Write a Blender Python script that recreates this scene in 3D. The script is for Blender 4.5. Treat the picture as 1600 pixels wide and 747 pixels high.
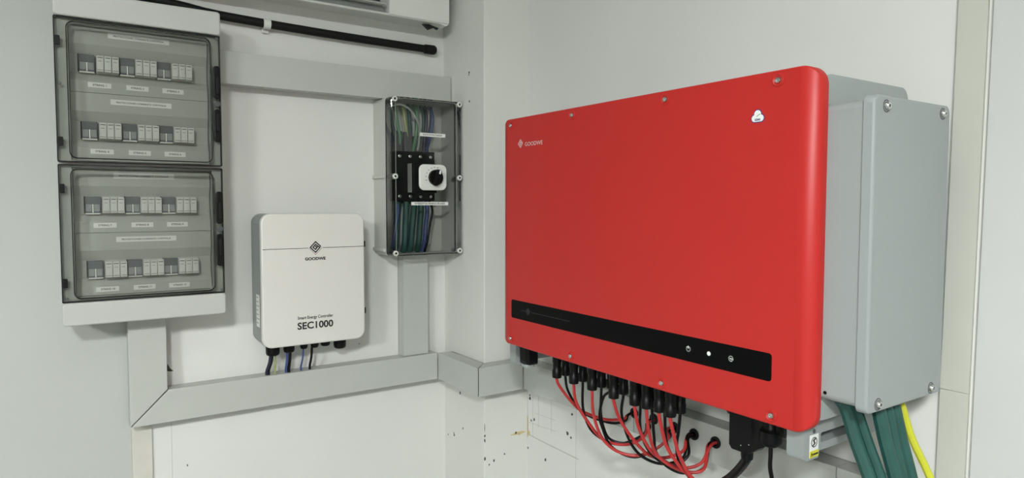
import bpy, bmesh, math, random
from mathutils import Vector, Matrix
random.seed(7)
for o in list(bpy.data.objects):
    bpy.data.objects.remove(o, do_unlink=True)
scene = bpy.context.scene
COL = scene.collection

# ------------------------------------------------------------------ camera
CAM = Vector((-1.4167, -2.285, 1.5))
F_PX = 1055.6
yaw, pit, rol = math.radians(34.0538), math.radians(-2.98626), math.radians(0.0644)
d = Vector((math.sin(yaw)*math.cos(pit), math.cos(yaw)*math.cos(pit), math.sin(pit)))
r = Vector((math.cos(yaw), -math.sin(yaw), 0)); u = r.cross(d)
r2 = r*math.cos(rol) + u*math.sin(rol); u2 = r2.cross(d)
cd = bpy.data.cameras.new('camera'); cam = bpy.data.objects.new('camera', cd); COL.objects.link(cam)
cd.sensor_fit = 'HORIZONTAL'; cd.sensor_width = 36; cd.lens = F_PX/1600*36; cd.clip_start = .02
cam.matrix_world = Matrix(((r2.x, u2.x, -d.x, CAM.x), (r2.y, u2.y, -d.y, CAM.y), (r2.z, u2.z, -d.z, CAM.z), (0, 0, 0, 1)))
scene.camera = cam

# ------------------------------------------------------------------ world, exposure
w = bpy.data.worlds.new('world'); scene.world = w; w.use_nodes = True
w.node_tree.nodes['Background'].inputs[0].default_value = (.8, .85, .9, 1)
w.node_tree.nodes['Background'].inputs[1].default_value = .3
vs = scene.view_settings
vs.view_transform = 'Standard'; vs.look = 'None'; vs.gamma = 1; vs.use_curve_mapping = False
vs.exposure = -0.87

# lamps of the room: centre x, y, tube length, watts, axis (built below by ceiling_light)
LAMP_Z = 2.58
LAMPS = [(-4.1, -3.6, .6, 390, 'panel'), (-2.25, -3.3, .35, 215, 'panel'), (-1.15, -1.80, .6, 7, 'x')]

# ------------------------------------------------------------------ materials
def lin(h):
    c = [int(h[i:i+2], 16)/255 for i in (0, 2, 4)]
    return tuple(x/12.92 if x <= .04045 else ((x+.055)/1.055)**2.4 for x in c) + (1,)

def mat(name, hexc, rough=.5, metal=0, var=.06, scale=6, bump=0, bscale=200, spec=.5, coat=0):
    m = bpy.data.materials.new(name); m.use_nodes = True
    nt = m.node_tree; b = nt.nodes['Principled BSDF']
    c = lin(hexc)
    b.inputs['Roughness'].default_value = rough; b.inputs['Metallic'].default_value = metal
    b.inputs['Specular IOR Level'].default_value = spec; b.inputs['Coat Weight'].default_value = coat
    tc = nt.nodes.new('ShaderNodeTexCoord')
    no = nt.nodes.new('ShaderNodeTexNoise'); no.inputs['Scale'].default_value = scale; no.inputs['Detail'].default_value = 6
    nt.links.new(tc.outputs['Object'], no.inputs['Vector'])
    rp = nt.nodes.new('ShaderNodeValToRGB')
    rp.color_ramp.elements[0].position = .3; rp.color_ramp.elements[1].position = .7
    rp.color_ramp.elements[0].color = tuple(x*(1-var) for x in c[:3])+(1,)
    rp.color_ramp.elements[1].color = tuple(min(1, x*(1+var)) for x in c[:3])+(1,)
    nt.links.new(no.outputs['Fac'], rp.inputs['Fac']); nt.links.new(rp.outputs['Color'], b.inputs['Base Color'])
    if bump:
        n2 = nt.nodes.new('ShaderNodeTexNoise'); n2.inputs['Scale'].default_value = bscale; n2.inputs['Detail'].default_value = 4
        nt.links.new(tc.outputs['Object'], n2.inputs['Vector'])
        bp = nt.nodes.new('ShaderNodeBump'); bp.inputs['Strength'].default_value = bump; bp.inputs['Distance'].default_value = .002
        nt.links.new(n2.outputs['Fac'], bp.inputs['Height']); nt.links.new(bp.outputs['Normal'], b.inputs['Normal'])
    return m

def clear_mat(name, tint, rough=.03, refl=1.0):
    m = bpy.data.materials.new(name); m.use_nodes = True
    nt = m.node_tree; nt.nodes.remove(nt.nodes['Principled BSDF'])
    out = nt.nodes['Material Output']
    tr = nt.nodes.new('ShaderNodeBsdfTransparent'); gl = nt.nodes.new('ShaderNodeBsdfGlossy')
    no = nt.nodes.new('ShaderNodeTexNoise'); no.inputs['Scale'].default_value = 9
    tc = nt.nodes.new('ShaderNodeTexCoord'); nt.links.new(tc.outputs['Object'], no.inputs['Vector'])
    rp = nt.nodes.new('ShaderNodeValToRGB')
    rp.color_ramp.elements[0].color = tuple(x*.97 for x in tint)+(1,); rp.color_ramp.elements[1].color = tuple(tint)+(1,)
    nt.links.new(no.outputs['Fac'], rp.inputs['Fac']); nt.links.new(rp.outputs['Color'], tr.inputs['Color'])
    gl.inputs['Roughness'].default_value = rough; gl.inputs['Color'].default_value = (refl, refl, refl, 1)
    fr = nt.nodes.new('ShaderNodeFresnel'); fr.inputs['IOR'].default_value = 1.5
    mx = nt.nodes.new('ShaderNodeMixShader')
    nt.links.new(fr.outputs[0], mx.inputs[0]); nt.links.new(tr.outputs[0], mx.inputs[1]); nt.links.new(gl.outputs[0], mx.inputs[2])
    nt.links.new(mx.outputs[0], out.inputs['Surface'])
    return m

def glow_mat(name, col, strength):
    m = bpy.data.materials.new(name); m.use_nodes = True
    b = m.node_tree.nodes['Principled BSDF']
    b.inputs['Base Color'].default_value = col; b.inputs['Emission Color'].default_value = col
    b.inputs['Emission Strength'].default_value = strength
    return m

M = dict(
    wall=mat('white_wall_paint', 'd9dad5', .75, var=.02, scale=2.5, bump=.12, bscale=60, spec=.3),
    board=mat('dimmed_wall_paint', 'b9bcb7', .7, var=.02, scale=2, bump=.08, bscale=60, spec=.3),  # wall colour greyed down where the lamps alone leave it too bright
    pillar=mat('pillar_paint', 'd8d9d3', .75, var=.025, scale=3, bump=.15, bscale=70, spec=.3),
    rearwall=mat('grey_beige_wall_paint', '807f7a', .8, var=.03),
    floor=mat('floor_tile_grey', '7b7d79', .4, var=.06, scale=5),
    ceiling=mat('ceiling_white', 'c8c9c4', .8, var=.02),
    trunk=mat('grey_pvc', 'b7bab4', .45, var=.02, scale=12),
    trunk_base=mat('grey_pvc_base', 'a9aca6', .55, var=.03),
    beige=mat('beige_strip', 'c9c8be', .6, var=.05, scale=14),
    panel=mat('white_enclosure_plastic', 'bbbdb8', .35, var=.015, bump=.03, bscale=400),
    plate=mat('grey_cover_plate', 'adafa7', .5, var=.02),
    smoky=clear_mat('smoky_clear_plastic', (.87, .88, .86)),
    smokyframe=clear_mat('smoky_door_frame', (.90, .91, .89), .08),
    clear=clear_mat('clear_lid_plastic', (.955, .96, .955)),
    black=mat('black_plastic', '080909', .42, var=.1, spec=.22),
    rubber=mat('black_rubber', '090a0a', .6, var=.15, spec=.3),
    darkgrey=mat('dark_grey_plastic', '4b4e4e', .45, var=.08),
    spd=mat('surge_module_grey', '5d6062', .5, var=.12, scale=40),
    spd_low=mat('surge_module_insert', '8a8d8b', .5, var=.12, scale=60),
    fuse=mat('fuse_holder_white', 'd2d3cc', .45, var=.02),
    labelw=mat('label_white', 'e3e4de', .5, var=.02),
    ink=mat('black_ink', '151515', .5, var=.05),
    inkred=mat('dark_red_ink', '6d1f2a', .5, var=.05),
    secw=mat('cream_white_powder_coat', 'd9d9d2', .4, var=.01, bump=.02, bscale=500),
    secg=mat('grey_powder_coat', '8d938f', .5, var=.03),
    boxg=mat('light_grey_polycarbonate', 'c2c4bc', .45, var=.02),
    screw=mat('bright_steel', 'c9cac6', .25, 1, var=.05),
    screww=mat('pale_nylon_screw', 'd5d7d0', .4, var=.03),
    red=mat('red_powder_coat', 'b62521', .42, var=.02, scale=3, bump=.04, bscale=600, spec=.4),
    glossblack=mat('gloss_black_display', '050606', .3, var=.05, spec=.08),
    castgrey=mat('grey_cast_aluminium', '949a99', .45, var=.015, bump=.05, bscale=500),
    bodygrey=mat('grey_heatsink_body', '9da3a1', .5, var=.03, bump=.08, bscale=300),
    white=mat('white_print', 'e8eae8', .5, var=.01),
    logowhite=mat('pale_grey_print', 'd5cfcb', .5, var=.02),
    logodim=mat('dim_grey_print', '33383a', .4, var=.02),
    purple=mat('purple_print', '2d2468', .5, var=.03),
    green=mat('green_print', '4f8a4a', .5, var=.05),
    redwire=mat('red_cable', 'b83232', .4, var=.08, scale=30),
    blackwire=mat('black_cable', '080708', .45, var=.15, scale=30, spec=.25),
    teal=mat('dark_green_cable', '1b4a43', .5, var=.15, scale=25),
    yellowgreen=mat('yellow_green_cable', 'b9bb2c', .45, var=.08, scale=25),
    bluewire=mat('blue_cable', '374b80', .45, var=.1, scale=25),
    navywire=mat('navy_cable', '1c1f3c', .45, var=.1, scale=25),
    greenwire=mat('green_cable', '5f8f6b', .45, var=.1, scale=25),
    olive=mat('olive_earth_cable', '9aa36a', .45, var=.1, scale=25),
    greywire=mat('pale_grey_cable', 'aeb5ac', .45, var=.05, scale=25),
    acw=mat('white_ac_plastic', 'd9dad4', .4, var=.02),
    acdark=mat('dark_ac_duct', '1c1e1e', .5, var=.1),
    acgrey=mat('grey_ac_duct', '8c8f8c', .45, var=.05),
    stain=mat('yellow_stain', 'c9b98a', .7, var=.2, scale=80),
    pencil=mat('pencil_grey', 'b3b2a8', .7, var=.1, scale=80),
    dirt=mat('dark_plug_hole', '4a4a46', .8, var=.3, scale=120),
    door=mat('white_door_laminate', 'c6c8c5', .35, var=.01),
    jamb=mat('jamb_paint', 'bfc0b6', .5, var=.02),
    wood=mat('brown_wood_edge', '8a6a45', .6, var=.15, scale=30),
    yellowlab=mat('yellow_sticker', 'd8d23a', .5, var=.04),
    lampw=mat('lamp_white_metal', 'e6e6e4', .4, var=.01),
)


# ------------------------------------------------------------------ frames (u right, v up, n out of the wall)
def FA(u, v, n): return Vector((u, -n, v))          # things on the back wall (y = 0)
def FB(u, v, n): return Vector((-n, -u, v))         # things on the right wall (x = 0)
def FZ(u, v, n): return Vector((u, v, n))           # lying flat

def rr(u0, u1, v0, v1, r, ins=0, seg=6):
    u0 += ins; u1 -= ins; v0 += ins; v1 -= ins; r = max(r-ins, 1e-4)
    pts = []
    for cu, cv, a0 in ((u1-r, v1-r, 0), (u0+r, v1-r, 90), (u0+r, v0+r, 180), (u1-r, v0+r, 270)):
        for k in range(seg+1):
            a = math.radians(a0+90*k/seg)
            pts.append((cu+r*math.cos(a), cv+r*math.sin(a)))
    return pts

def smooth(pts, n=8):
    P = [Vector(p) for p in pts]; out = []
    P = [P[0]*2-P[1]]+P+[P[-1]*2-P[-2]]
    for i in range(1, len(P)-2):
        a, b, c, e = P[i-1:i+3]
        for k in range(n):
            t = k/n
            out.append(.5*((2*b)+(c-a)*t+(2*a-5*b+4*c-e)*t*t+(3*b-a-3*c+e)*t**3))
    out.append(P[-2]); return out

class MB:
    def __init__(s): s.bm = bmesh.new()
    def rings(s, rings, cap0=True, cap1=True, closed=True):
        vs = [[s.bm.verts.new(p) for p in ring] for ring in rings]
        for a, b in zip(vs, vs[1:]):
            n = len(a)
            for i in range(n if closed else n-1):
                j = (i+1) % n
                s.bm.faces.new((a[i], a[j], b[j], b[i]))
        if cap0: s.bm.faces.new(vs[0][::-1])
        if cap1: s.bm.faces.new(vs[-1])
        return s
    def prism(s, F, outline, n0, n1):
        return s.rings([[F(a, b, n0) for a, b in outline], [F(a, b, n1) for a, b in outline]])
    def slab(s, F, u0, u1, v0, v1, n0, n1, r=.004, bev=.0015, seg=5, bseg=2, backbev=0):
        R = []
        if backbev:
            R.append([F(a, b, n0) for a, b in rr(u0, u1, v0, v1, r, backbev, seg)])
            R.append([F(a, b, n0+backbev) for a, b in rr(u0, u1, v0, v1, r, 0, seg)])
        else:
            R.append([F(a, b, n0) for a, b in rr(u0, u1, v0, v1, r, 0, seg)])
        for k in range(bseg+1):
            t = math.pi/2*k/bseg
            R.append([F(a, b, n1-bev+bev*math.sin(t)) for a, b in rr(u0, u1, v0, v1, r, bev*(1-math.cos(t)), seg)])
        return s.rings(R)
    def ring(s, F, o, i, n0, n1):
        # frame between two outlines with equal vertex counts
        A = [[s.bm.verts.new(F(a, b, n)) for a, b in pts] for pts, n in ((o, n0), (o, n1), (i, n1), (i, n0))]
        n = len(o)
        for k in range(4):
            p, q = A[k], A[(k+1) % 4]
            for x in range(n):
                y = (x+1) % n
                s.bm.faces.new((p[x], p[y], q[y], q[x]))
        return s
    def box(s, F, u0, u1, v0, v1, n0, n1, bev=0):
        if bev: return s.slab(F, u0, u1, v0, v1, n0, n1, bev, bev, 1, 1)
        return s.prism(F, [(u0, v0), (u1, v0), (u1, v1), (u0, v1)], n0, n1)
    def lathe(s, F, cu, cv, prof, seg=16):
        R = [[F(cu+rad*math.cos(2*math.pi*k/seg), cv+rad*math.sin(2*math.pi*k/seg), n) for k in range(seg)] for rad, n in prof]
        return s.rings(R)
    def tube(s, pts, rad, seg=8, n=8, smoothed=True):
        P = smooth(pts, n) if smoothed else [Vector(p) for p in pts]
        R = []; ref = None
        for i, p in enumerate(P):
            t = (P[min(i+1, len(P)-1)]-P[max(i-1, 0)]).normalized()
            if ref is None:
                ref = Vector((1, 0, 0)) if abs(t.x) < .8 else Vector((0, 0, 1))
            x = (ref-t*ref.dot(t)).normalized(); ref = x; y = t.cross(x)
            R.append([p+(x*math.cos(2*math.pi*k/seg)+y*math.sin(2*math.pi*k/seg))*rad for k in range(seg)])
        return s.rings(R)
    def stroke(s, F, pts, w, n, h=.0003):
        for (a, b), (c, e) in zip(pts, pts[1:]):
            L = math.hypot(c-a, e-b) or 1e-6; x, y = (c-a)/L*w/2, (e-b)/L*w/2
            q = [(a-x+y, b-y-x), (c+x+y, e+y-x), (c+x-y, e+y+x), (a-x-y, b-y+x)]
            s.prism(F, q, n, n+h)
        return s
    def build(s, name, m, parent=None, sharp=35):
        bmesh.ops.recalc_face_normals(s.bm, faces=s.bm.faces)
        off = LOC.get(parent.name, Vector()) if parent else Vector()
        bmesh.ops.translate(s.bm, verts=s.bm.verts, vec=-off)
        me = bpy.data.meshes.new(name); s.bm.to_mesh(me); s.bm.free()
        me.materials.append(m if not isinstance(m, str) else M[m])
        me.shade_smooth(); me.set_sharp_from_angle(angle=math.radians(sharp))
        for p in me.polygons:
            if p.loop_total > 8 or p.area > .004:
                p.use_smooth = False
        o = bpy.data.objects.new(name, me); COL.objects.link(o)
        if parent: o.parent = parent
        LOC[o.name] = off
        return o

LOC = {}
def thing(name, label, cat, loc, group=None):
    o = bpy.data.objects.new(name, None); COL.objects.link(o); o.location = loc; o.empty_display_size = .05
    o['label'] = label; o['category'] = cat
    if group: o['group'] = group
    LOC[o.name] = Vector(loc)
    return o
def tag(o, label, cat, group=None):
    o['label'] = label; o['category'] = cat
    if group: o['group'] = group
    return o
def struct(o, label, cat):
    o['kind'] = 'structure'; o['label'] = label; o['category'] = cat
    return o

def text(F, s, u0, u1, vc, n, m, parent, name='lettering', height=None, bold=0.0):
    cu = bpy.data.curves.new(name, 'FONT'); cu.body = s; cu.size = 1; cu.offset = bold; cu.resolution_u = 3
    to = bpy.data.objects.new('tmp', cu); COL.objects.link(to)
    dg = bpy.context.evaluated_depsgraph_get()
    me = bpy.data.meshes.new_from_object(to.evaluated_get(dg))
    bpy.data.objects.remove(to)
    xs = [v.co.x for v in me.vertices]; ys = [v.co.y for v in me.vertices]
    x0, x1, y0, y1 = min(xs), max(xs), min(ys), max(ys)
    sx = (u1-u0)/(x1-x0); sy = (height/(y1-y0)) if height else sx
    off = LOC.get(parent.name, Vector())
    for v in me.vertices:
        v.co = F(u0+(v.co.x-x0)*sx, vc+(v.co.y-(y0+y1)/2)*sy, n) - off
    me.materials.clear(); me.materials.append(M[m]); me.name = name
    o = bpy.data.objects.new(name, me); COL.objects.link(o); o.parent = parent; LOC[o.name] = off
    return o

def spiral(F, cu, cv, h, n, m, parent, hw=1.0, w=.15):
    p = [(.84, .13), (0, .9), (-.86, 0), (0, -.83), (.71, -.07), (0, .47), (-.42, 0), (0, -.36), (.26, 0), (0, .13)]
    return MB().stroke(F, [(cu+a*h*hw, cv+b*h) for a, b in p], h*w, n).build('emblem', m, parent)

def copy_part(o, dv, parent):
    c = o.copy(); COL.objects.link(c); c.parent = parent; c.location = o.location+dv
    LOC[c.name] = LOC.get(o.name, Vector())
    return c

# ================================================================== the room
X0, Y0, ZC = -5.8, -5.2, 2.7
wa = struct(MB().box(FA, X0-.1, .1, 0, ZC, -.1, 0).build('wall_back', 'wall'), 'white painted wall behind the distribution panel and white controller', 'wall')
MB().box(FA, X0, -1.2475, 0, ZC, 0, .002).build('dimmed_wall_sheet', 'board', wa)  # thin sheet added to darken the wall's left part, beyond what the lamps give
wb = struct(MB().box(FB, -.1, -Y0+.1, 0, ZC, -.1, 0).build('wall_right', 'wall'), 'white painted wall carrying the red inverter', 'wall')
struct(MB().box(FB, -.1, -Y0+.1, 0, ZC, -X0, -X0+.1).build('wall_left', 'rearwall'), 'plain grey-beige painted wall opposite the red inverter', 'wall')
struct(MB().box(FA, X0-.1, .1, 0, ZC, -Y0, -Y0+.1).build('wall_front', 'rearwall'), 'plain grey-beige painted wall facing the distribution panel', 'wall')
struct(MB().box(FZ, X0-.1, .1, Y0-.1, .1, -.1, 0).build('floor', 'floor'), 'grey floor of the equipment room', 'floor')
struct(MB().box(FZ, X0-.1, .1, Y0-.1, .1, ZC, ZC+.1).build('ceiling', 'ceiling'), 'white ceiling of the equipment room', 'ceiling')
PX_, PY_ = .185, .29
pil = struct(MB().slab(FZ, -PX_, .02, -PY_, .02, 0, ZC, .003, 0.0005, 3, 1).build('wall_pillar', 'pillar'), 'square white corner pillar between the two walls', 'wall')

def mark(F, parent, name, pts, m, n):
    MB().prism(F, pts, n, n+.0004).build(name, m, parent)
def blob(cu, cv, ru, rv, k=9, j=.35):
    return [(cu+ru*math.cos(2*math.pi*i/k)*(1+random.uniform(-j, j)), cv+rv*math.sin(2*math.pi*i/k)*(1+random.uniform(-j, j))) for i in range(k)]
# wall plugs, chipped paint and pencil lines left from mounting
for cu, cv, ru in ((.118, .796, .0055), (.0726, .6226, .005), (.070, .630, .003), (.0252, .6116, .003), (.1379, .6667, .0035), (.19, 1.9643, .004), (.188, 1.957, .0025), (.1915, 1.8637, .004)):
    mark(FB, pil, 'nail_hole', blob(cu, cv, ru, ru*1.2), 'dirt', PX_)
for cu, cv, ru, rv in ((-.1838, .714, .0012, .016), (-.1825, .682, .003, .005), (-.183, .665, .003, .006), (-.183, .60, .004, .006)):
    mark(FA, pil, 'paint_chip', blob(cu, cv, ru, rv), 'dirt', PY_)
for cu, cv, ru in ((-.1450, .585, .004), (-.165, .575, .003), (-.050, .668, .004), (-.1, .60, .003)):
    mark(FA, pil, 'nail_hole', blob(cu, cv, ru, ru), 'dirt', PY_)
for cu, cv, ru in ((.307, .791, .006), (.3067, .802, .004), (.3336, .7195, .005), (.3152, .711, .004), (.55, .795, .0055), (.5257, .7245, .006), (.5447, .714, .0045), (.402, .592, .0055), (.2957, .603, .004)):
    mark(FB, wb, 'nail_hole', blob(cu, cv, ru, ru*1.1), 'dirt', 0)
for a, b, wd in (((.325, .835), (.325, .655), .0012), ((.2935, .835), (.2935, .66), .0016), ((.3, .70), (.46, .712), .0012), ((.435, .83), (.436, .70), .0010), ((.571, .83), (.571, .56), .0012), ((.34, .745), (.46, .75), .0010), ((.36, .835), (.36, .70), .001)):
    MB().stroke(FB, [a, b], wd, 0, .0004).build('pencil_line', 'pencil', wb)
MB().stroke(FB, [(.295, .655), (.40, .653), (.583, .6525)], .003, 0, .0006).build('paint_ridge', 'pencil', wb)
mark(FB, wb, 'yellow_stain', blob(.293, .66, .012, .014, 14, .5), 'stain', 0)
mark(FB, wb, 'yellow_stain', blob(.294, .70, .003, .03, 12, .4), 'stain', 0)
mark(FA, pil, 'yellow_stain', blob(-.035, .665, .028, .006, 12, .5), 'stain', PY_)
# back wall: torn paint by the riser and faint lines under the raceway
mark(FA, wa, 'torn_paint', [(-1.152, .990), (-1.1465, 1.000), (-1.1450, 1.010), (-1.1380, .9950), (-1.1285, .9845), (-1.1400, .9850)], 'dirt', 0)
MB().stroke(FA, [(-1.138, .845), (-1.1415, .3)], .0012, 0, .0004).build('pencil_line', 'pencil', wa)
mark(FA, wa, 'nail_hole', blob(-1.096, .682, .002, .004), 'dirt', 0)
mark(FA, wa, 'nail_hole', blob(-.53, 1.0, .002, .002), 'dirt', 0)

# right wall: jamb board in two lengths, stop strip, door leaf
def lean(z, u0): return u0+(z-.965)*.0122
def leanbox(mb, ua, ub, z0, z1, n0, n1):
    return mb.prism(FB, [(lean(z0, ua), z0), (lean(z0, ub), z0), (lean(z1, ub), z1), (lean(z1, ua), z1)], n0, n1)
t1 = struct(leanbox(MB(), 1.6795, 1.7288, 0, 1.1448, 0, .012).build('trim_1', 'jamb'), 'lower length of white jamb board beside the white door', 'trim')
t2 = struct(leanbox(MB(), 1.6795, 1.7288, 1.1460, 2.3, 0, .012).build('trim_2', 'jamb'), 'upper length of white jamb board beside the white door', 'trim')
t3 = struct(leanbox(MB(), 1.7289, 1.7375, 0, 2.3, 0, .006).build('trim_3', 'pillar'), 'narrow pale stop strip between jamb board and white door', 'trim')
t4 = struct(leanbox(MB(), 1.7376, 1.7386, 0, 2.3, 0, .009).build('trim_4', 'wood'), 'thin brown wood edge beside the white door', 'trim')
d1 = struct(leanbox(MB(), 1.7392, 2.62, .01, 2.3, .0, .016).build('door_1', 'door'), 'white flush door leaf on the wall beyond the inverter', 'door')
kn = MB().lathe(FB, 2.55, 1.02, [(.026, .016), (.026, .02), (.01, .022), (.01, .06), (.022, .062), (.024, .08), (.016, .086)]).build('door_handle', 'screw', d1)

d2 = struct(MB().slab(FA, -1.22, -.36, .02, 2.06, -Y0-.03, -Y0-.0002, .004, .001).build('reflection_door', 'door'), 'white flush door added in the unseen grey-beige wall for its reflection in the distribution panel', 'door')  # unseen door, added so the panel's panes reflect a pale band
MB().lathe(FA, -1.14, 1.02, [(.02, -Y0-.075), (.024, -Y0-.07), (.01, -Y0-.06), (.01, -Y0-.03)]).build('door_handle', 'screw', d2)

# ceiling lamps
def ceiling_light(cx, cy, L, watts, axis, label):
    t = thing('ceiling_light', label, 'ceiling lamp', (cx, cy, LAMP_Z), 'ceiling lamps')
    if axis == 'panel':
        MB().box(FZ, cx-L/2-.02, cx+L/2+.02, cy-L/2-.02, cy+L/2+.02, LAMP_Z+.02, ZC, .006).build('housing', 'lampw', t)
        MB().box(FZ, cx-L/2, cx+L/2, cy-L/2, cy+L/2, LAMP_Z, LAMP_Z+.02, .004).build('diffuser', glow_mat('lit_diffuser', (.975, 1, 1.0, 1), watts/(math.pi*L*L)), t)
        return
    G = (lambda a, b, n: Vector((cx+a, cy+b, n))) if axis == 'x' else (lambda a, b, n: Vector((cx-b, cy+a, n)))
    MB().box(G, -L/2-.04, L/2+.04, -.03, .03, LAMP_Z+.05, ZC, .006).build('housing', 'lampw', t)
    for sx in (-1, 1):
        MB().box(G, sx*(L/2+.02)-.018, sx*(L/2+.02)+.018, -.015, .015, LAMP_Z-.022, LAMP_Z+.05, .003).build('tube_holder', 'lampw', t)
    rad = .02
    g = glow_mat('lit_tube', (.975, 1, 1.0, 1), watts/(math.pi*2*math.pi*rad*L))
    MB().tube([G(-L/2, 0, LAMP_Z), G(L/2, 0, LAMP_Z)], rad, 16, 1, False).build('tube', g, t)
for i, (cx, cy, L, wt, ax) in enumerate(LAMPS):
    ceiling_light(cx, cy, L, wt, ax, ['square white ceiling panel lamp near the plain left wall', 'smaller square white ceiling panel lamp between the other two lamps', 'white fluorescent batten lamp in front of the red inverter'][i])

# ================================================================== grey cable trunking
def trunk(F, pts_cover, base, n0, n1, label, lip=.014):
    us = [p[0] for p in pts_cover]; vz = [p[1] for p in pts_cover]
    loc = F((min(us)+max(us))/2, min(vz), n0)
    t = thing('cable_trunking', label, 'cable trunking', loc, 'grey cable trunking')
    MB().box(F, *base, n0, n0+lip-.0003).build('base', 'trunk_base', t)
    mb = MB(); cu = sum(us)/len(us); cv = sum(vz)/len(vz)
    b = .0015
    def ins(k):
        out = []
        N = len(pts_cover)
        for i in range(N):
            p0, p1, p2 = (Vector(pts_cover[j % N]) for j in (i-1, i, i+1))
            a = (p1-p0).normalized(); c = (p2-p1).normalized()
            na = Vector((-a.y, a.x)); nc = Vector((-c.y, c.x))
            q = p1+(na+nc)*(k/max(.3, 1+na.dot(nc)))
            out.append((q.x, q.y))
        return out
    mb.rings([[F(a, c, n0+lip) for a, c in pts_cover], [F(a, c, n1-b) for a, c in pts_cover], [F(a, c, n1-b*.3) for a, c in ins(b*.3)], [F(a, c, n1) for a, c in ins(b)]])
    mb.build('cover', 'trunk', t)
    return t
def rect(u0, u1, v0, v1): return [(u0, v0), (u1, v0), (u1, v1), (u0, v1)]
TD = .062
Z0, Z1 = .8455, .944
trunk(FA, rect(-1.0020, -.1882, 1.8670, 1.967), (-1.0020, -.1885, 1.869, 1.965), 0, TD, 'long horizontal grey trunking from distribution panel to pillar, under the black pipe')
trunk(FA, [(-1.2525, .8485), (-1.1535, .9465), (-1.1535, 1.1725), (-1.2525, 1.1725)], (-1.251, -1.155, .947, 1.1725), 0, TD, 'short vertical grey trunking dropping from the distribution panel to the mitred corner')
trunk(FA, [(-1.2505, Z0+.001), (-.2495, Z0), (-.2495, Z1), (-1.1505, Z1)], (-1.15, -.2495, Z0+.002, Z1-.002), 0, TD, 'long horizontal grey trunking under the white controller with a mitred end')
trunk(FA, rect(-.3815, -.2815, Z1+.0015, 1.3175), (-.380, -.283, Z1+.002, 1.3175), 0, .052, 'vertical grey trunking below the clear-lidded switch box')
# two mitred lengths wrap the pillar corner
def wrap(pts, base, loc, label):
    t = thing('cable_trunking', label, 'cable trunking', loc, 'grey cable trunking')
    MB().prism(FZ, base, Z0+.002, Z1-.002).build('base', 'trunk_base', t)
    MB().prism(FZ, pts, Z0, Z1).build('cover', 'trunk', t)
PT = PX_+TD; QT = PY_+TD
wrap([(-PX_-.0135, -.0635), (-PT, -.0635), (-PT, -QT+.0022), (-PX_-.0135, -PY_-.0123)], [(-PX_-.0003, -.0645), (-PX_-.0132, -.0645), (-PX_-.0132, -PY_-.0003), (-PX_-.0003, -PY_-.0003)], (-PX_-.03, -.2, Z0), 'short grey trunking on the pillar side facing the switch box')
wrap([(-PT+.0022, -QT), (-.0637, -QT), (-.0637, -PY_-.0135), (-PX_-.0123, -PY_-.0135)], [(-PX_, -PY_-.0003), (-.0645, -PY_-.0003), (-.0645, -PY_-.0132), (-PX_, -PY_-.0132)], (-.12, -PY_-.03, Z0), 'short grey trunking across the pillar front beside the inverter')
trunk(FB, rect(PY_+TD+.0025, .9020, Z0, Z1), (PY_+.003, .9015, Z0+.002, Z1-.002), 0, TD, 'grey trunking on the right wall between pillar and first cable hole')
trunk(FB, rect(.9045, 1.5060, Z0, Z1), (.905, 1.5055, Z0+.002, Z1-.002), 0, TD, 'grey trunking on the right wall under the inverter with cable holes')
trunk(FB, rect(1.508, 1.6775, Z0, Z1), (1.509, 1.677, Z0+.002, Z1-.002), 0, TD, 'grey trunking on the right wall between inverter bracket and jamb board')
tag(MB().slab(FA, -1.2465, -1.1925, .3, .8435, 0, .008, .002, .001).build('raceway_strip', 'beige'), 'flat beige strip running down the wall from the mitred trunking corner', 'raceway')

# ================================================================== black pipe and clip
t = thing('insulated_pipe', 'black foam insulated pipe with rounded end, along wall under air conditioner', 'pipe', (-.7, -.025, 2.05))
MB().tube([FA(-1.30, 2.104, .025), FA(-1.1, 2.0925, .025), FA(-.98, 2.080, .025), FA(-.6655, 2.071, .025), FA(-.26, 2.067, .025)], .0138, 12, 4).build('sleeve', 'rubber', t)
MB().rings([[FA(uu, 2.0668+rad*math.cos(2*math.pi*k/16), .0255+rad*math.sin(2*math.pi*k/16)) for k in range(16)] for uu, rad in ((-.277, .0140), (-.276, .0168), (-.246, .0175), (-.238, .0168), (-.233, .0135), (-.2305, .0085), (-.2298, .002))]).build('end_cap', 'rubber', t)
t = thing('pipe_clip', 'small white clip holding the black pipe to the wall', 'clip', FA(-.8385, 2.05, 0))
R = [[FA(u, 2.0735+rad*math.cos(a), .0255+rad*math.sin(a)) for a in [math.radians(x) for x in range(-30, 211, 20)]] for u, rad in ((-.85, .0141), (-.85, .0165), (-.828, .0165), (-.828, .0141), (-.85, .0141))]
MB().rings(R, False, False, False).build('band', 'screww', t)
MB().box(FA, -.85, -.828, 2.048, 2.0625, 0, .012, .002).build('foot', 'screww', t)

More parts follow.
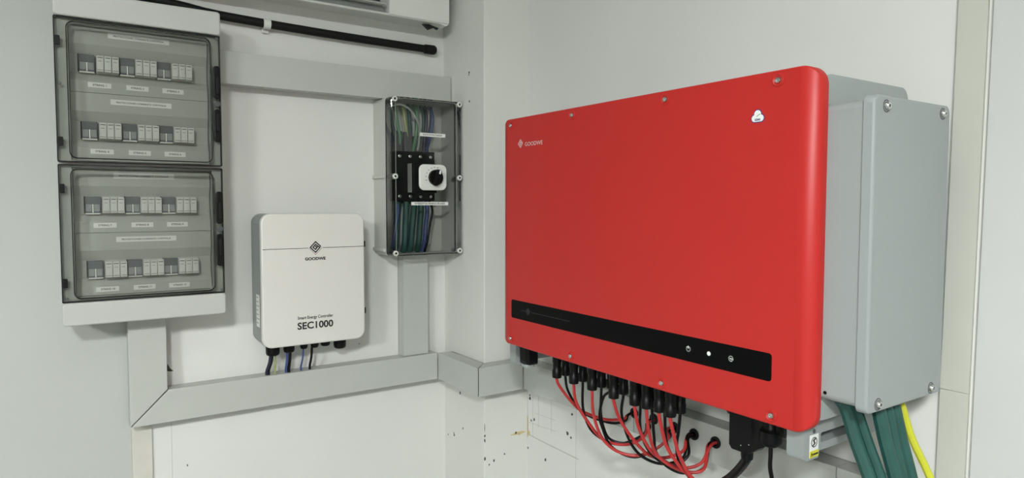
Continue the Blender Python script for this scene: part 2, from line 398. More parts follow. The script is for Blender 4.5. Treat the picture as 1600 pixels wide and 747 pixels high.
# ================================================================== air conditioner
t = thing('air_conditioner', 'white wall air conditioner above the black pipe, broken at its lower corner', 'air conditioner', FA(-.65, 2.12, 0))
UL, UR = -1.110, -0.2315
def prof(us, pts, name, m):
    mb = MB(); mb.rings([[FA(us[0], v, n) for n, v in pts], [FA(us[1], v, n) for n, v in pts]]); return mb.build(name, m, t)
prof((-0.4609, UR), [(0, 2.1500), (0.0325, 2.1470), (0.0975, 2.1475), (0.1202, 2.1381), (0.128, 2.1425), (0.13, 2.1512), (0.13, 2.4302), (0.104, 2.4545), (0, 2.4300)], 'end_housing', 'acw')
prof((UL, -0.4609), [(0, 2.2700), (0.13, 2.2959), (0.13, 2.4302), (0.104, 2.4545), (0, 2.4300)], 'front_housing', 'acw')
prof((UL-.07, UL), [(0, 2.1500), (0.0325, 2.1470), (0.0975, 2.1475), (0.1202, 2.1381), (0.128, 2.1425), (0.13, 2.1512), (0.13, 2.4302), (0.104, 2.4545), (0, 2.4300)], 'end_housing', 'acw')
prof((UL, -0.4609), [(0, 2.1520), (0.0195, 2.1480), (0.078, 2.1443), (0.1222, 2.1379), (0.1261, 2.1412), (0.1229, 2.1447), (0.065, 2.1604), (0, 2.1800)], 'lower_lip', 'acw')
prof((UL, -0.4692), [(0.1216, 2.1450), (0.0637, 2.1978), (0.0585, 2.1969), (0.065, 2.1609)], 'outlet_ramp', 'acgrey')
prof((UL, -0.4640), [(0, 2.1850), (0.05785, 2.1694), (0.05785, 2.1998), (0.026, 2.2698), (0, 2.2650)], 'outlet_duct', 'acdark')
prof((UL, -0.4723), [(0.0975, 2.1732), (0.1274, 2.1703), (0.128, 2.1751), (0.0988, 2.1785)], 'louver', 'acw')
for k in range(9):
    uu = -0.490-.065*k
    MB().prism(lambda a, b, n: FA(n, b, a), [(0.04875, 2.2286), (0.0975, 2.2070), (0.091, 2.2774), (0.039, 2.2732)], uu, uu+.003).build('fin', 'acdark', t)
MB().prism(FA, [(-0.2780, 2.1415), (-0.2397, 2.1333), (-0.2335, 2.1384), (-0.2335, 2.1518), (-0.2935, 2.1508)], .078, .122).build('broken_flap', 'acw', t)
MB().prism(FA, [(-0.3090, 2.1420), (-0.2852, 2.1247), (-0.2625, 2.1359), (-0.2501, 2.1298), (-0.2418, 2.1451)], .065, .077).build('torn_foam', 'acdark', t)

# ================================================================== distribution panel
t = thing('distribution_panel', 'white distribution panel with two smoky clear doors over rows of fuse holders', 'electrical panel', FA(-1.2055, 1.173, 0))
U0, U1, V0, V1 = -1.4085, -1.0030, 1.173, 2.055
VA, VB, VC, VD = 1.2355, 1.6020, 1.6105, 1.9875      # lower door bottom/top, upper door bottom/top
enc = MB().slab(FA, U0+.001, U1-.001, V0+.001, V1-.001, .0022, .085, .012, .002).build('enclosure', 'panel', t)
mb = MB(); mb.ring(FA, rr(U0+.001, U1-.001, V0+.001, V1-.001, .012), rr(-1.377, -1.030, 1.245, 1.978, .012), .085, .128); mb.build('rim', 'panel', t)
MB().box(FA, -1.377, -1.030, 1.597, 1.6155, .085, .128).build('centre_bar', 'panel', t)
for z0, z1, nm in ((VD+.001, V1, 'top_cap'), (V0, VA-.001, 'bottom_cap')):
    MB().slab(FA, U0, U1, z0, z1, .10, .156, .009, .004, 5, 3).build(nm, 'panel', t)
# four cover plates with a sloped module slot
ROWS = [1.8795, 1.6992, 1.4965, 1.3190]
BND = [(1.8012, 1.976), (1.6165, 1.8002), (1.4195, 1.596), (1.2465, 1.4183)]
for zc, (b0, b1) in zip(ROWS, BND):
    pr = [(b0, .0855), (b0, .106), (zc-.047, .106), (zc-.026, .094), (zc+.024, .094), (zc+.051, .106), (b1, .106), (b1, .0855)]
    MB().rings([[FA(-1.3745, v, n) for v, n in pr], [FA(-1.0325, v, n) for v, n in pr]]).build('cover_plate', 'plate', t)
# one surge module and one fuse block, then copies
zc = ROWS[0]
def surge(u0, u1):
    o = MB().box(FA, u0, u1, zc-.0235, zc+.0225, .0925, .111, .0008).build('surge_module', 'spd', t)
    um = (u0+u1)/2
    for a, b in ((u0+.002, um-.0025), (um+.0025, u1-.002)):
        MB().box(FA, a, b, zc-.019, zc+.001, .111, .113, .0006).build('cartridge', 'spd_low', o)
    MB().box(FA, um-.0015, um+.0015, zc-.022, zc+.001, .111, .1125).build('divider', 'labelw', o)
    MB().box(FA, u0+.001, u1-.001, zc-.0265, zc-.0235, .0925, .1115).build('foot_strip', 'labelw', o)
    MB().box(FA, u0-.0022, u0-.0004, zc-.024, zc+.023, .0925, .110).build('side_gap', 'black', o)
    return o
def fuse(u0, u1):
    o = MB().box(FA, u0, u1, zc-.024, zc+.021, .0925, .112, .001).build('fuse_block', 'fuse', t)
    w = (u1-u0)/3
    for k in range(3):
        a = u0+k*w
        lv = MB().slab(FA, a+.0006, a+w-.0006, zc-.0235, zc+.0195, .112, .127, .001, .0012, 2, 1).build('fuse_lever', 'fuse', o)
        MB().box(FA, a+.003, a+w-.003, zc+.0135, zc+.0155, .1268, .1276).build('grip_slot', 'darkgrey', lv)
        MB().box(FA, a+.004, a+w-.005, zc+.004, zc+.0055, .1268, .1273).build('print_mark', 'spd_low', lv)
        MB().box(FA, a+.002, a+w-.002, zc-.0190, zc-.0178, .1268, .1273).build('lower_slot', 'darkgrey', lv)
    return o
def dup_tree(o, dv, parent):
    c = o.copy(); COL.objects.link(c); c.parent = parent; c.location = o.location+dv
    for ch in [x for x in bpy.data.objects if x.parent == o]:
        e = ch.copy(); COL.objects.link(e); e.parent = c
        for g in [x for x in bpy.data.objects if x.parent == ch]:
            h = g.copy(); COL.objects.link(h); h.parent = e
    return c
sg = surge(-1.3530, -1.3165); fz = fuse(-1.3130, -1.2595)
DU = (.0, .0925, .1835)
for i, z in enumerate(ROWS):
    for k in range(3):
        du = DU[k]+(.006 if i == 3 else .002*i if i else 0)
        if i == 0 and k == 0: continue
        dup_tree(sg, Vector((du+(.003 if k else 0), 0, z-zc)), t); dup_tree(fz, Vector((du, 0, z-zc)), t)
# labels
num = 1
for i, z in enumerate(ROWS):
    du = .002*i
    lb = MB().box(FA, -1.2835+du, -1.1320+du, z+.073, z+.0875, .106, .1064).build('title_label', 'labelw', t)
    text(FA, 'PROTECCIONES CORRIENTE CONTINUA', -1.270+du, -1.146+du, z+.080, .1066, 'ink', lb, bold=.015)
    for k, cu in enumerate((-1.306, -1.215, -1.125)):
        cu += .0015*i
        lb = MB().box(FA, cu-.0275, cu+.0275, z-.0640, z-.0505, .106, .1064).build('string_label', 'labelw', t)
        s = 'STRING %d' % num; num += 1
        text(FA, s, cu-.016, cu+.016+(.002 if num > 10 else 0), z-.0572, .1066, 'ink', lb, bold=.015)
# doors
for z0, z1, zl in ((VC, VD, ((1.90, 1.805), (1.775, 1.68))), (VA, VB, ((1.535, 1.44), (1.41, 1.315)))):
    W = (-1.3790, -1.0320, z0+.010, z1-.012)
    mb = MB(); mb.ring(FA, rr(U0+.003, U1-.002, z0, z1, .004), rr(*W, .016), .130, .148)
    dr = mb.build('door', 'smokyframe', t)
    # raised window pane: side skirt and front
    R = [[FA(a, b, n) for a, b in rr(*W, .016, i)] for i, n in ((0, .1385), (0, .158), (.001, .161), (.004, .163))]
    mb = MB(); mb.rings(R, False, True); mb.build('window_pane', 'smoky', dr)
    mb = MB(); mb.ring(FA, rr(*W, .016, -.0022), rr(*W, .016, .0004), .1482, .1522); mb.build('refraction_ring', 'rubber', dr)  # dark ring drawn for the refraction line along the pane's edge
    mb = MB(); mb.ring(FA, rr(U0+.0005, U1-.0005, z0-.001, z1+.001, .003), rr(U0+.0030, U1-.0022, z0+.0015, z1-.0015, .003), .128, .146); mb.build('door_gap_seal', 'rubber', dr)
    for hz in (z1-.052-.011, z0+.052 if z0 > 1.5 else z0+.052):
        h = MB().slab(FA, U0+.003, U0+.0145, hz-.012, hz+.012, .146, .152, .002, .001).build('hinge', 'black', dr)
        MB().box(FA, U0+.0045, U0+.010, hz-.008, hz+.008, .152, .1526).build('hinge_plate', 'black', h)
    for k, (a, b) in enumerate(zl):
        la = MB().slab(FA, -1.0235, -1.0060, b, a, .146, .152, .007, .002).build('latch', 'black', dr)
        lo = (b+.012, a-.03) if k == 0 else (b+.03, a-.012)
        MB().slab(FA, -1.0195, -1.0095, lo[0], lo[1], .152, .158, .005, .002).build('latch_handle', 'rubber', la)
    zk = (zl[0][1]+zl[1][0])/2
    MB().lathe(FA, -1.0140, zk, [(.0085, .146), (.0085, .152), (.007, .153)]).build('lock', 'darkgrey', dr)
    for cu, cv in ((-1.397, z0+.011 if z0 < 1.5 else z1-.175), (-1.012, z1-.008 if z0 > 1.5 else z0+.008)):
        MB().lathe(FA, cu, cv, [(.004, .147), (.004, .1495), (.0025, .150)], 10).build('door_screw', 'darkgrey', dr)

# ================================================================== white controller box
t = thing('energy_controller', 'white rounded controller box with diamond emblem and black lettering', 'controller', FA(-.729, 1.048, 0))
S0, S1, SB, ST = -.8957, -.5623, 1.0480, 1.4685
MB().slab(FA, S0+.002, S1-.002, SB+.002, ST-.0015, .006, .122, .030, .002, 8).build('housing', 'secg', t)
ld = MB().slab(FA, S0, S1, SB, ST, .122, .1395, .030, .005, 8, 3).build('front_lid', 'secw', t)
NS = .1396
for a, b in ((S0+.004, -.7515), (-.7035, S1-.003)):
    MB().stroke(FA, [(a, 1.3580), (b, 1.3580)], .0016, NS).build('printed_line', 'ink', ld)
spiral(FA, -.7275, 1.3600, .0195, NS, 'ink', ld, w=.19)
MB().stroke(FA, [(-.7475, 1.3575), (-.7275, 1.3365), (-.7070, 1.3575)], .0012, NS).build('emblem_chevron', 'inkred', ld)
text(FA, 'GOODWE', -.7620, -.6950, 1.3235, NS+.0002, 'ink', ld, height=.0100, bold=.045)
text(FA, 'Smart Energy Controller', -.7880, -.6725, 1.1345, NS+.0002, 'ink', ld, height=.0130, bold=.025)
text(FA, 'SEC1000', -.7890, -.6725, 1.1100, NS+.0002, 'ink', ld, height=.0235, bold=.03)
for v in (1.365, 1.140):
    MB().box(FA, S1-.003, S1+.0065, v-.0100, v+.0100, .116, .131, .001).build('latch', 'black', t)
lb = MB().box(lambda u, v, n: Vector((-n, -u, v)), .058, .098, 1.11, 1.212, -S0-.002, -S0-.0016).build('rating_sticker', 'labelw', t)
for k in range(7):
    z = 1.205-.0135*k
    MB().box(FB, .062, .062+(.02+.012*((k*7) % 3)/2), z-.003, z, -S0-.0016, -S0-.0013).build('printed_row', 'secg', lb)
GL = [(-.8491, .022, .040), (-.7978, .0185, .036), (-.7492, .0125, .030), (-.7135, .0135, .030), (-.6774, .0165, .028), (-.627, .0210, .042)]
for cu, rad, hgt in GL:
    z = SB+.004
    MB().lathe(FZ, cu, -.072, [(rad*.7, z-hgt), (rad*.9, z-hgt+.003), (rad, z-hgt+.010), (rad, z-.010), (rad*.92, z-.006), (rad*.92, z)], 12).build('cable_gland', 'black', t)
def wire(name, pts, rad, m, label, cat='cable', group=None, seg=8):
    o = MB().tube(pts, rad, seg).build(name, m); return tag(o, label, cat, group)
G2 = 'wires under the white controller'
def drop(u0, u1, rad, m, label, y0=-.072, z0=1.02):
    wire('controller_wire', [(u0, y0, z0), (u0+(u1-u0)*.3, y0+.004, .990), (u1, y0+.012, .962), (u1, -.058, .9475)], rad, m, label, group=G2)
drop(-.856, -.866, .0045, 'navywire', 'navy wire bending from the largest gland on the controller edge into the trunking')
drop(-.850, -.8590, .0040, 'blackwire', 'black wire beside the navy wire from the controller edge gland')
drop(-.8405, -.8405, .0028, 'olive', 'yellow-green earth wire from the controller edge gland')
drop(-.8030, -.8045, .0042, 'bluewire', 'blue wire paired with a black wire in the second controller gland')
drop(-.7935, -.7955, .0048, 'blackwire', 'black wire paired with a blue wire in the second controller gland')
drop(-.7510, -.7560, .0030, 'bluewire', 'thin blue wire alone in the third controller gland', z0=1.024)
drop(-.7225, -.7265, .0042, 'blackwire', 'black wire alone in the fourth controller gland', z0=1.024)

# ================================================================== clear-lidded switch box
t = thing('switch_box', 'grey box with clear screwed lid showing a rotary isolator, beside the pillar', 'switch box', FA(-.33, 1.318, 0))
B0, B1, C0, C1 = -.4690, -.1950, 1.3180, 1.8660
mb = MB(); mb.ring(FA, rr(B0, B1, C0, C1, .014), rr(B0+.004, B1-.004, C0+.004, C1-.004, .011), .004, .103); mb.build('box_wall', 'boxg', t)
MB().slab(FA, B0, B1, C0, C1, 0, .004, .014, .0005).build('back_plate', 'boxg', t)
MB().box(FA, B0+.03, B1-.05, C0+.03, C1-.03, .004, .008, .002).build('mounting_plate', 'labelw', t)
for v in (C0+.020, 1.5935):
    MB().box(FA, B0-.0075, B0+.001, v-.006, v+.006, .004, .100, .002).build('side_rib', 'boxg', t)
mb = MB(); mb.ring(FA, rr(B0+.001, B1-.001, C0+.001, C1-.001, .014), rr(B0+.0035, B1-.0035, C0+.0035, C1-.0035, .012), .103, .1065); mb.build('gasket', 'rubber', t)
NL = .1500
ld = MB().rings([[FA(a, b, n) for a, b in rr(B0+.0015, B1-.0015, C0+.0015, C1-.0015, .014, i)] for i, n in ((0, .1065), (0, NL-.003), (.001, NL-.001), (.003, NL))], False, True).build('clear_lid', 'clear', t)
mb = MB(); mb.ring(FA, rr(B0+.0175, B1-.0175, C0+.0065, C1-.0065, .012), rr(B0+.0190, B1-.0190, C0+.0080, C1-.0080, .011), .1465, .1490); mb.build('inner_lip', 'boxg', ld)
for cv in (1.8545, 1.5930, 1.3300):
    for cu in (-.4555, -.2050):
        MB().lathe(FA, cu, cv, [(.0105, .1066), (.0105, .148)], 14).build('screw_post', 'clear', ld)
        s = MB().lathe(FA, cu, cv, [(.0095, .150), (.0095, .1565), (.008, .158), (.0045, .158), (.004, .1545)], 16).build('lid_screw', 'screww', ld)
        MB().lathe(FA, cu, cv, [(.0038, .1546), (.0038, .1552)], 10).build('screw_socket', 'black', s)
# isolator inside
sw = MB().slab(FA, -.4170, -.2640, 1.5100, 1.6870, .02, .075, .003, .002).build('isolator_body', 'black', t)
MB().box(FA, -.38, -.30, 1.50, 1.70, .008, .02).build('din_clip', 'darkgrey', sw)
MB().slab(FA, -.3700, -.2780, 1.5380, 1.6420, .075, .118, .004, .002).build('front_module', 'black', sw)
MB().box(FA, -.3722, -.3706, 1.540, 1.642, .075, .105).build('module_edge', 'boxg', sw)
MB().lathe(FA, -.310, 1.592, [(.008, .118), (.008, .149)], 12).build('drive_shaft', 'screw', sw)
for k in range(4):
    cu = -.4030+.0405*k
    for cv in (1.668, 1.526):
        MB().lathe(FA, cu, cv, [(.0062, .075), (.0062, .0775), (.004, .0785)], 10).build('terminal_screw', 'screw', sw)
for k, (a, b, z1) in enumerate(((-.4130, -.3870, 1.758), (-.3790, -.3480, 1.756), (-.3330, -.3080, 1.745))):
    MB().slab(FA, a, b, 1.687, z1, .03, .066, .003, .002).build('terminal_shroud', 'darkgrey', sw)
# rotary handle in front of the lid
kp = MB().slab(FA, -.3655, -.2590, 1.5470, 1.6375, NL+.0004, .158, .020, .004, 8, 3).build('handle_plate', 'labelw', t)
MB().lathe(FA, -.3050, 1.5915, [(.0275, .158), (.0275, .166), (.025, .169)], 24).build('rotary_knob', 'black', kp)
ca, sa = math.cos(math.radians(74)), math.sin(math.radians(74))
def rot(a, b): return (-.3050+a*ca-b*sa, 1.5915+a*sa+b*ca)
MB().rings([[FA(*rot(a, b), .1685) for a, b in rr(-.030, .029, -.0090, .0090, .006)], [FA(*rot(a, b), .184) for a, b in rr(-.028, .027, -.0075, .0075, .005)], [FA(*rot(a, b), .186) for a, b in rr(-.027, .026, -.006, .006, .004)]]).build('grip', 'black', kp)
MB().prism(FA, [rot(.012, -.0035), rot(.025, -.0035), rot(.025, .0035), rot(.012, .0035)], .186, .1863).build('pointer_mark', 'white', kp)
for k in range(7):
    a = math.radians(75+20*k); cu, cv = -.3050+.0365*math.cos(a), 1.5915+.0365*math.sin(a)
    MB().stroke(FA, [(cu-.0015, cv), (cu+.0015, cv)], .002, .1581).build('dial_mark', 'ink', kp)
for (a, b, c, e), s in (((-.3610, -.2605, 1.7345, 1.7465), 'FOTOVOLTAICA'), ((-.3945, -.2500, 1.4945, 1.5060), 'INTERRUPTOR GENERAL DE LINEA')):
    lb = MB().box(FA, a, b, c, e, NL+.0002, NL+.0007).build('sticker', 'labelw', ld)
    text(FA, s, a+.013, b-.013, (c+e)/2, NL+.0009, 'ink', lb, height=.0058, bold=.02)
# conductors inside: top bunch and bottom bunch
G3 = 'conductors in the switch box'
TOP = [(-.447, -.4040, .0065, 'bluewire', .030), (-.425, -.4040, .0060, 'teal', .052), (-.412, -.3950, .0060, 'greenwire', .07), (-.392, -.3680, .0070, 'greywire', .045), (-.376, -.3610, .0060, 'olive', .06),
       (-.352, -.3470, .0070, 'teal', .05), (-.330, -.3400, .0060, 'greenwire', .07), (-.318, -.3230, .0070, 'greenwire', .04), (-.300, -.3080, .0060, 'teal', .06), (-.283, -.2950, .0060, 'navywire', .05), (-.268, -.2850, .0055, 'bluewire', .07), (-.256, -.2810, .0050, 'navywire', .035)]
NMC = {'bluewire': 'blue', 'teal': 'dark green', 'greenwire': 'light green', 'greywire': 'pale grey', 'olive': 'yellow-green', 'navywire': 'navy'}
ORD = ['first', 'second', 'third', 'fourth', 'fifth', 'sixth', 'seventh', 'eighth', 'ninth']
for q, (u0, u1, rad, m, n) in enumerate(TOP):
    same = [k for k in range(len(TOP)) if TOP[k][3] == m]
    ordn = ORD[same[::-1].index(q)]+' ' if len(same) > 1 else ''
    wire('conductor', [FA(u0+.004, 1.8555, .025), FA(u0, 1.83, n*.9), FA(u0+(u1-u0)*.2, 1.785, n), FA(u0+(u1-u0)*.75, 1.735, n), FA(u1, 1.690, .05)], rad, m, '%s%s conductor from the pillar among those curving down to the isolator top' % (ordn, NMC[m]), group=G3)
wire('conductor', [FA(-.4430, 1.838, .08), FA(-.405, 1.846, .092), FA(-.365, 1.825, .095), FA(-.335, 1.775, .092), FA(-.328, 1.715, .075), FA(-.328, 1.690, .062)], .0035, 'greywire', 'thin pale wire arching across the top of the clear-lidded box', group=G3)
BOT = [(-.4030, -.4240, .0060, 'bluewire', .060), (-.4000, -.4060, .0120, 'teal', .045), (-.3680, -.3740, .0120, 'teal', .05), (-.3350, -.3470, .0120, 'teal', .045), (-.3090, -.3190, .0115, 'teal', .052), (-.2880, -.3000, .0080, 'bluewire', .06), (-.2740, -.2960, .0045, 'blackwire', .075)]
NMC['blackwire'] = 'black'
for q, (u0, u1, rad, m, n) in enumerate(BOT):
    same = [k for k in range(len(BOT)) if BOT[k][3] == m]
    ordn = ORD[same[::-1].index(q)]+' ' if len(same) > 1 else ''
    wire('conductor', [FA(u0, 1.5085, .05), FA(u0, 1.475, n), FA(u0+(u1-u0)*.5, 1.42, n), FA(u1, 1.36, n), FA(u1, 1.3235+rad*.3, n*.7)], rad, m, '%s%s conductor from the pillar among those running down from the isolator' % (ordn, NMC[m]), group=G3)

# ================================================================== red inverter
t = thing('solar_inverter', 'large red-fronted inverter with black display band and grey side box', 'inverter', FB(1.15, 1.05, .05))
RU0, RU1, RZ0, RZ1, RN = .6710, 1.6330, 1.1036, 1.7345, .3617
# front shell: plate with bent side edges and rounded corners
us = []; a_, b_, rc = .034, .020, .034
for k in range(13): us.append(RU0+a_*(1-math.cos(math.pi/2*k/12)))
us += [RU0+.1+.09*k for k in range(9)]
for k in range(12, -1, -1): us.append(RU1-a_*(1-math.cos(math.pi/2*k/12)))
def shell(uu):
    tt = min(uu-RU0, RU1-uu)
    dz = rc-math.sqrt(max(0, rc*rc-(rc-tt)**2)) if tt < rc else 0
    dn = b_*(1-math.sqrt(max(0, 1-((a_-tt)/a_)**2))) if tt < a_ else 0
    return RZ0+dz, RZ1-dz, RN-dn
mb = MB(); R = []
for uu in us:
    z0, z1, n = shell(uu); e = min(.003, (z1-z0)/4)
    R.append([FB(uu, z0, .334), FB(uu, z0, n-.003), FB(uu, z0+e*.3, n-.001), FB(uu, z0+e, n), FB(uu, z1-e, n), FB(uu, z1-e*.3, n-.001), FB(uu, z1, n-.003), FB(uu, z1, .334)])
fc = mb.rings(R).build('front_cover', 'red', t, 40)
# body
bd = MB().rings([[FB(RU0+.012+i, z, n) for n, z in rr(.052, .335, 1.122, 1.7215, .024)] for i in (0,)] + [[FB(RU1-.008, z, n) for n, z in rr(.052, .335, 1.122, 1.7215, .024)]]).build('heatsink_body', 'bodygrey', t)
MB().box(FB, RU0+.10, RU1-.10, 1.15, 1.66, .012, .052).build('wall_rail', 'trunk_base', t)
for zz in (1.2, 1.62):
    MB().box(FB, RU0+.03, RU1-.03, zz-.02, zz+.02, .0, .012, .002).build('rail_foot', 'trunk_base', t)
# screws of the front cover
for zz in (1.7165, 1.1205):
    for uu in (.7175, .9857, 1.2910, 1.5556):
        cp = MB().lathe(FB, uu, zz, [(.0120, RN-.0005), (.0115, RN+.0014), (.0100, RN+.0020), (.0085, RN+.0012), (.0070, RN+.0001)], 18).build('screw_cup', 'red', fc)
        s = MB().lathe(FB, uu, zz, [(.0058, RN-.0004), (.0058, RN+.0015), (.0045, RN+.0034), (.0024, RN+.0036), (.0022, RN+.002)], 14).build('cover_screw', 'screw', fc)
# display band with its marks
bn = MB().slab(FB, .7225, 1.5545, 1.1815, 1.2325, RN-.0002, RN+.0008, .006, .0003).build('display_band', 'glossblack', fc)
NB = RN+.0009
spiral(FB, .8032, 1.2075, .0105, NB, 'logodim', bn)
MB().stroke(FB, [(.774, 1.2075), (.790, 1.2075)], .0009, NB).build('printed_line', 'logodim', bn)
MB().stroke(FB, [(.818, 1.2075), (.985, 1.2075)], .0009, NB).build('printed_line', 'logodim', bn)
def arc(cu, cv, rad, a0, a1, k=14): return [(cu+rad*math.cos(math.radians(a0+(a1-a0)*i/k)), cv+rad*math.sin(math.radians(a0+(a1-a0)*i/k))) for i in range(k+1)]
mb = MB(); mb.stroke(FB, arc(1.3632, 1.2070, .0048, 125, 415), .0019, NB); mb.stroke(FB, [(1.3632, 1.2085), (1.3632, 1.2125)], .0018, NB); mb.build('power_symbol', 'white', bn)
mb = MB(); mb.prism(FB, arc(1.4150, 1.2070, .0044, 0, 345, 18), NB, NB+.0003); mb.build('run_symbol', 'white', bn)
mb = MB(); mb.stroke(FB, arc(1.4672, 1.2070, .0047, -20, 300), .0019, NB); mb.stroke(FB, [(1.4660, 1.2070), (1.4720, 1.2065)], .0019, NB); mb.build('wifi_symbol', 'white', bn)
# emblem, lettering, cloud sticker
spiral(FB, .7650, 1.6632, .0125, RN+.0001, 'logowhite', fc, hw=1.0, w=.13)
text(FB, 'GOODWE', .7860, .8660, 1.6602, RN+.0003, 'logowhite', fc, height=.0105)
def cloud(k):
    cs = [(1.5090, 1.6545, .0062), (1.5152, 1.6620, .0072), (1.5218, 1.6545, .0062)]
    mb = MB()
    for i, (cu, cv, rad) in enumerate(cs): mb.prism(FB, arc(cu, cv, rad+k, 0, 345, 22), RN+.0001, RN+.0003+(.0002 if k == 0 else 0)+i*.00003)
    mb.prism(FB, [(1.509, 1.6483-k), (1.5218, 1.6483-k), (1.5218, 1.658), (1.509, 1.658)], RN+.0001, RN+.0004+(.0002 if k == 0 else 0))
    return mb
ck = cloud(.0016).build('cloud_sticker', 'purple', fc)
cl = cloud(0).build('cloud_face', 'white', ck)
text(FB, 'SEMS', 1.5095, 1.5215, 1.6520, RN+.0009, 'purple', cl, height=.0042, bold=.03)
MB().stroke(FB, [(1.5140, 1.6575), (1.5165, 1.6600), (1.5205, 1.6615)], .0011, RN+.0007).build('green_swoosh', 'green', cl)
# side connection box
sb = MB().rings([[FB(uu, z, n) for n, z in rr(.088, .3330, 1.1638, 1.6685, .012, ii)] for uu, ii in ((1.626, 0), (1.6950, 0))]).build('side_box', 'castgrey', t)
MB().lathe(FB, 1.6395, 1.1775, [(.0032, .3331), (.0032, .3337)], 10).build('drain_hole', 'black', sb)
li = MB().rings([[FB(uu, z, n) for n, z in rr(.0815, .3380, 1.1570, 1.6755, .014, ii)] for uu, ii in ((1.6952, 0), (1.7095, 0), (1.7122, .0012), (1.7134, .004))]).build('side_lid', 'castgrey', t)
for xx, zz in ((-.3030, 1.6580), (-.1115, 1.6595), (-.3025, 1.1705), (-.1220, 1.1705)):
    MB().lathe(FA, xx, zz, [(.0105, 1.7128), (.0105, 1.7138), (.0090, 1.7140), (.0085, 1.7130)], 16).build('screw_seat', 'darkgrey', li)
    s = MB().lathe(FA, xx, zz, [(.0070, 1.7133), (.0070, 1.7165), (.0055, 1.7190), (.0025, 1.7192), (.0022, 1.7178)], 14).build('lid_screw', 'screw', li)
    MB().lathe(FA, xx, zz, [(.0022, 1.7179), (.0022, 1.7186)], 8).build('hex_socket', 'black', s)
# brackets under the body
def bracket(u0, u1, front, z0, sticker):
    ol = [(front, z0+.010), (front-.003, z0+.003), (front-.010, z0), (front-.043, z0), (front-.047, z0+.012), (.10, z0+.012), (.062, z0+.030), (.062, 1.1225), (front, 1.1225)]
    slot = rr(.158, front-.050, z0+.026, z0+.044, .004, 0, 2)
    # side plate with slot: outer and inner polygons bridged by triangulation
    bm = bmesh.new()
    for uu in (u0, u1):
        o_ = [bm.verts.new(FB(uu, z, n)) for n, z in ol]; i_ = [bm.verts.new(FB(uu, z, n)) for n, z in slot]
        eds = [bm.edges.new((p[k], p[(k+1) % len(p)])) for p in (o_, i_) for k in range(len(p))]
        bmesh.ops.triangle_fill(bm, use_beauty=True, edges=eds)
        if uu == u0: po, pi = o_, i_
        else:
            for p, q in ((po, o_), (pi, i_)):
                for k in range(len(p)): bm.faces.new((p[k], p[(k+1) % len(p)], q[(k+1) % len(q)], q[k]))
    mb = MB(); mb.bm.free(); mb.bm = bm
    br = mb.build('support_bracket', 'castgrey', t, 30)
    if sticker:
        sk = MB().box(FA, -.3165, -.2895, z0+.004, z0+.045, u1+.0001, u1+.0006).build('warning_sticker', 'white', br)
        MB().box(FA, -.3165, -.2895, z0+.004, z0+.016, u1+.0006, u1+.0009).build('yellow_field', 'yellowlab', sk)
        MB().stroke(FA, arc(-.303, z0+.0310, .0085, 0, 360, 18), .0015, u1+.0006).build('ring_symbol', 'ink', sk)
        MB().stroke(FA, [(-.3000, z0+.0365), (-.3050, z0+.0345), (-.3010, z0+.0290), (-.3060, z0+.0255)], .0030, u1+.0006).build('hand_symbol', 'ink', sk)
        text(FA, '\u25b2 5 min', -.3145, -.2915, z0+.010, u1+.0011, 'ink', sk, height=.006) if False else MB().stroke(FA, [(-.313, z0+.007), (-.3105, z0+.0125), (-.308, z0+.007)], .0015, u1+.0010).build('warning_mark', 'ink', sk)
        MB().stroke(FA, [(-.3055, z0+.0095), (-.2925, z0+.0095)], .0030, u1+.0010).build('printed_row', 'ink', sk)
        MB().lathe(FA, -.3035, z0+.051, [(.0042, u1+.0001), (.0042, u1+.0008)], 10).build('screw_hole', 'darkgrey', br)
    return br
bracket(1.5680, 1.6030, .3320, 1.0435, True)
bracket(.6230, .6530, .3000, 1.0200, False)
# switches and sockets under the body
ds = MB().slab(FB, .655, .7025, 1.028, 1.122, .255, .292, .008, .012, 5, 4).build('dc_switch', 'black', t)
MB().slab(FZ, -.292, -.258, -.697, -.662, 1.022, 1.030, .012, .001).build('switch_cap', 'castgrey', ds)
MB().box(FB, .7060, .8150, 1.085, 1.122, .20, .28, .003).build('dc_switch', 'black', t)
MB().box(FB, .83, 1.30, 1.099, 1.1225, .20, .325, .002).build('socket_plate', 'trunk_base', t)
MB().box(FB, 1.315, 1.355, 1.075, 1.1225, .24, .28, .003).build('socket_cap', 'black', t)
# communication plugs
cp = MB().rings([[FB(a, b, n) for a, b in [(1.4115, 1.122), (1.4115, 1.012), (1.4185, 1.004), (1.4570, 1.004), (1.4640, 1.012), (1.4640, 1.122)]] for n in (.245, .292)]).build('data_plug', 'black', t)
MB().lathe(lambda a, b, n: FB(n, b, a), .270, 1.086, [(.016, 1.398), (.020, 1.400), (.020, 1.409), (.016, 1.4115)], 14).build('plug_cap', 'black', cp)
for uu, zz in ((1.4590, 1.024), (1.4405, 1.0175)):
    MB().lathe(FB, uu, zz, [(.0016, .292), (.0014, .2926)], 8).build('plug_screw', 'screw', cp)
cg = MB().lathe(FZ, -.276, -1.4970, [(.013, 1.030), (.0190, 1.034), (.0215, 1.040), (.0215, 1.060), (.018, 1.064), (.0155, 1.068), (.0155, 1.122)], 14).build('data_gland', 'black', t)
MB().lathe(lambda a, b, n: FB(n, b, a), .268, 1.073, [(.014, 1.5125), (.021, 1.516), (.021, 1.524), (.015, 1.528)], 14).build('gland_cap', 'black', cg)

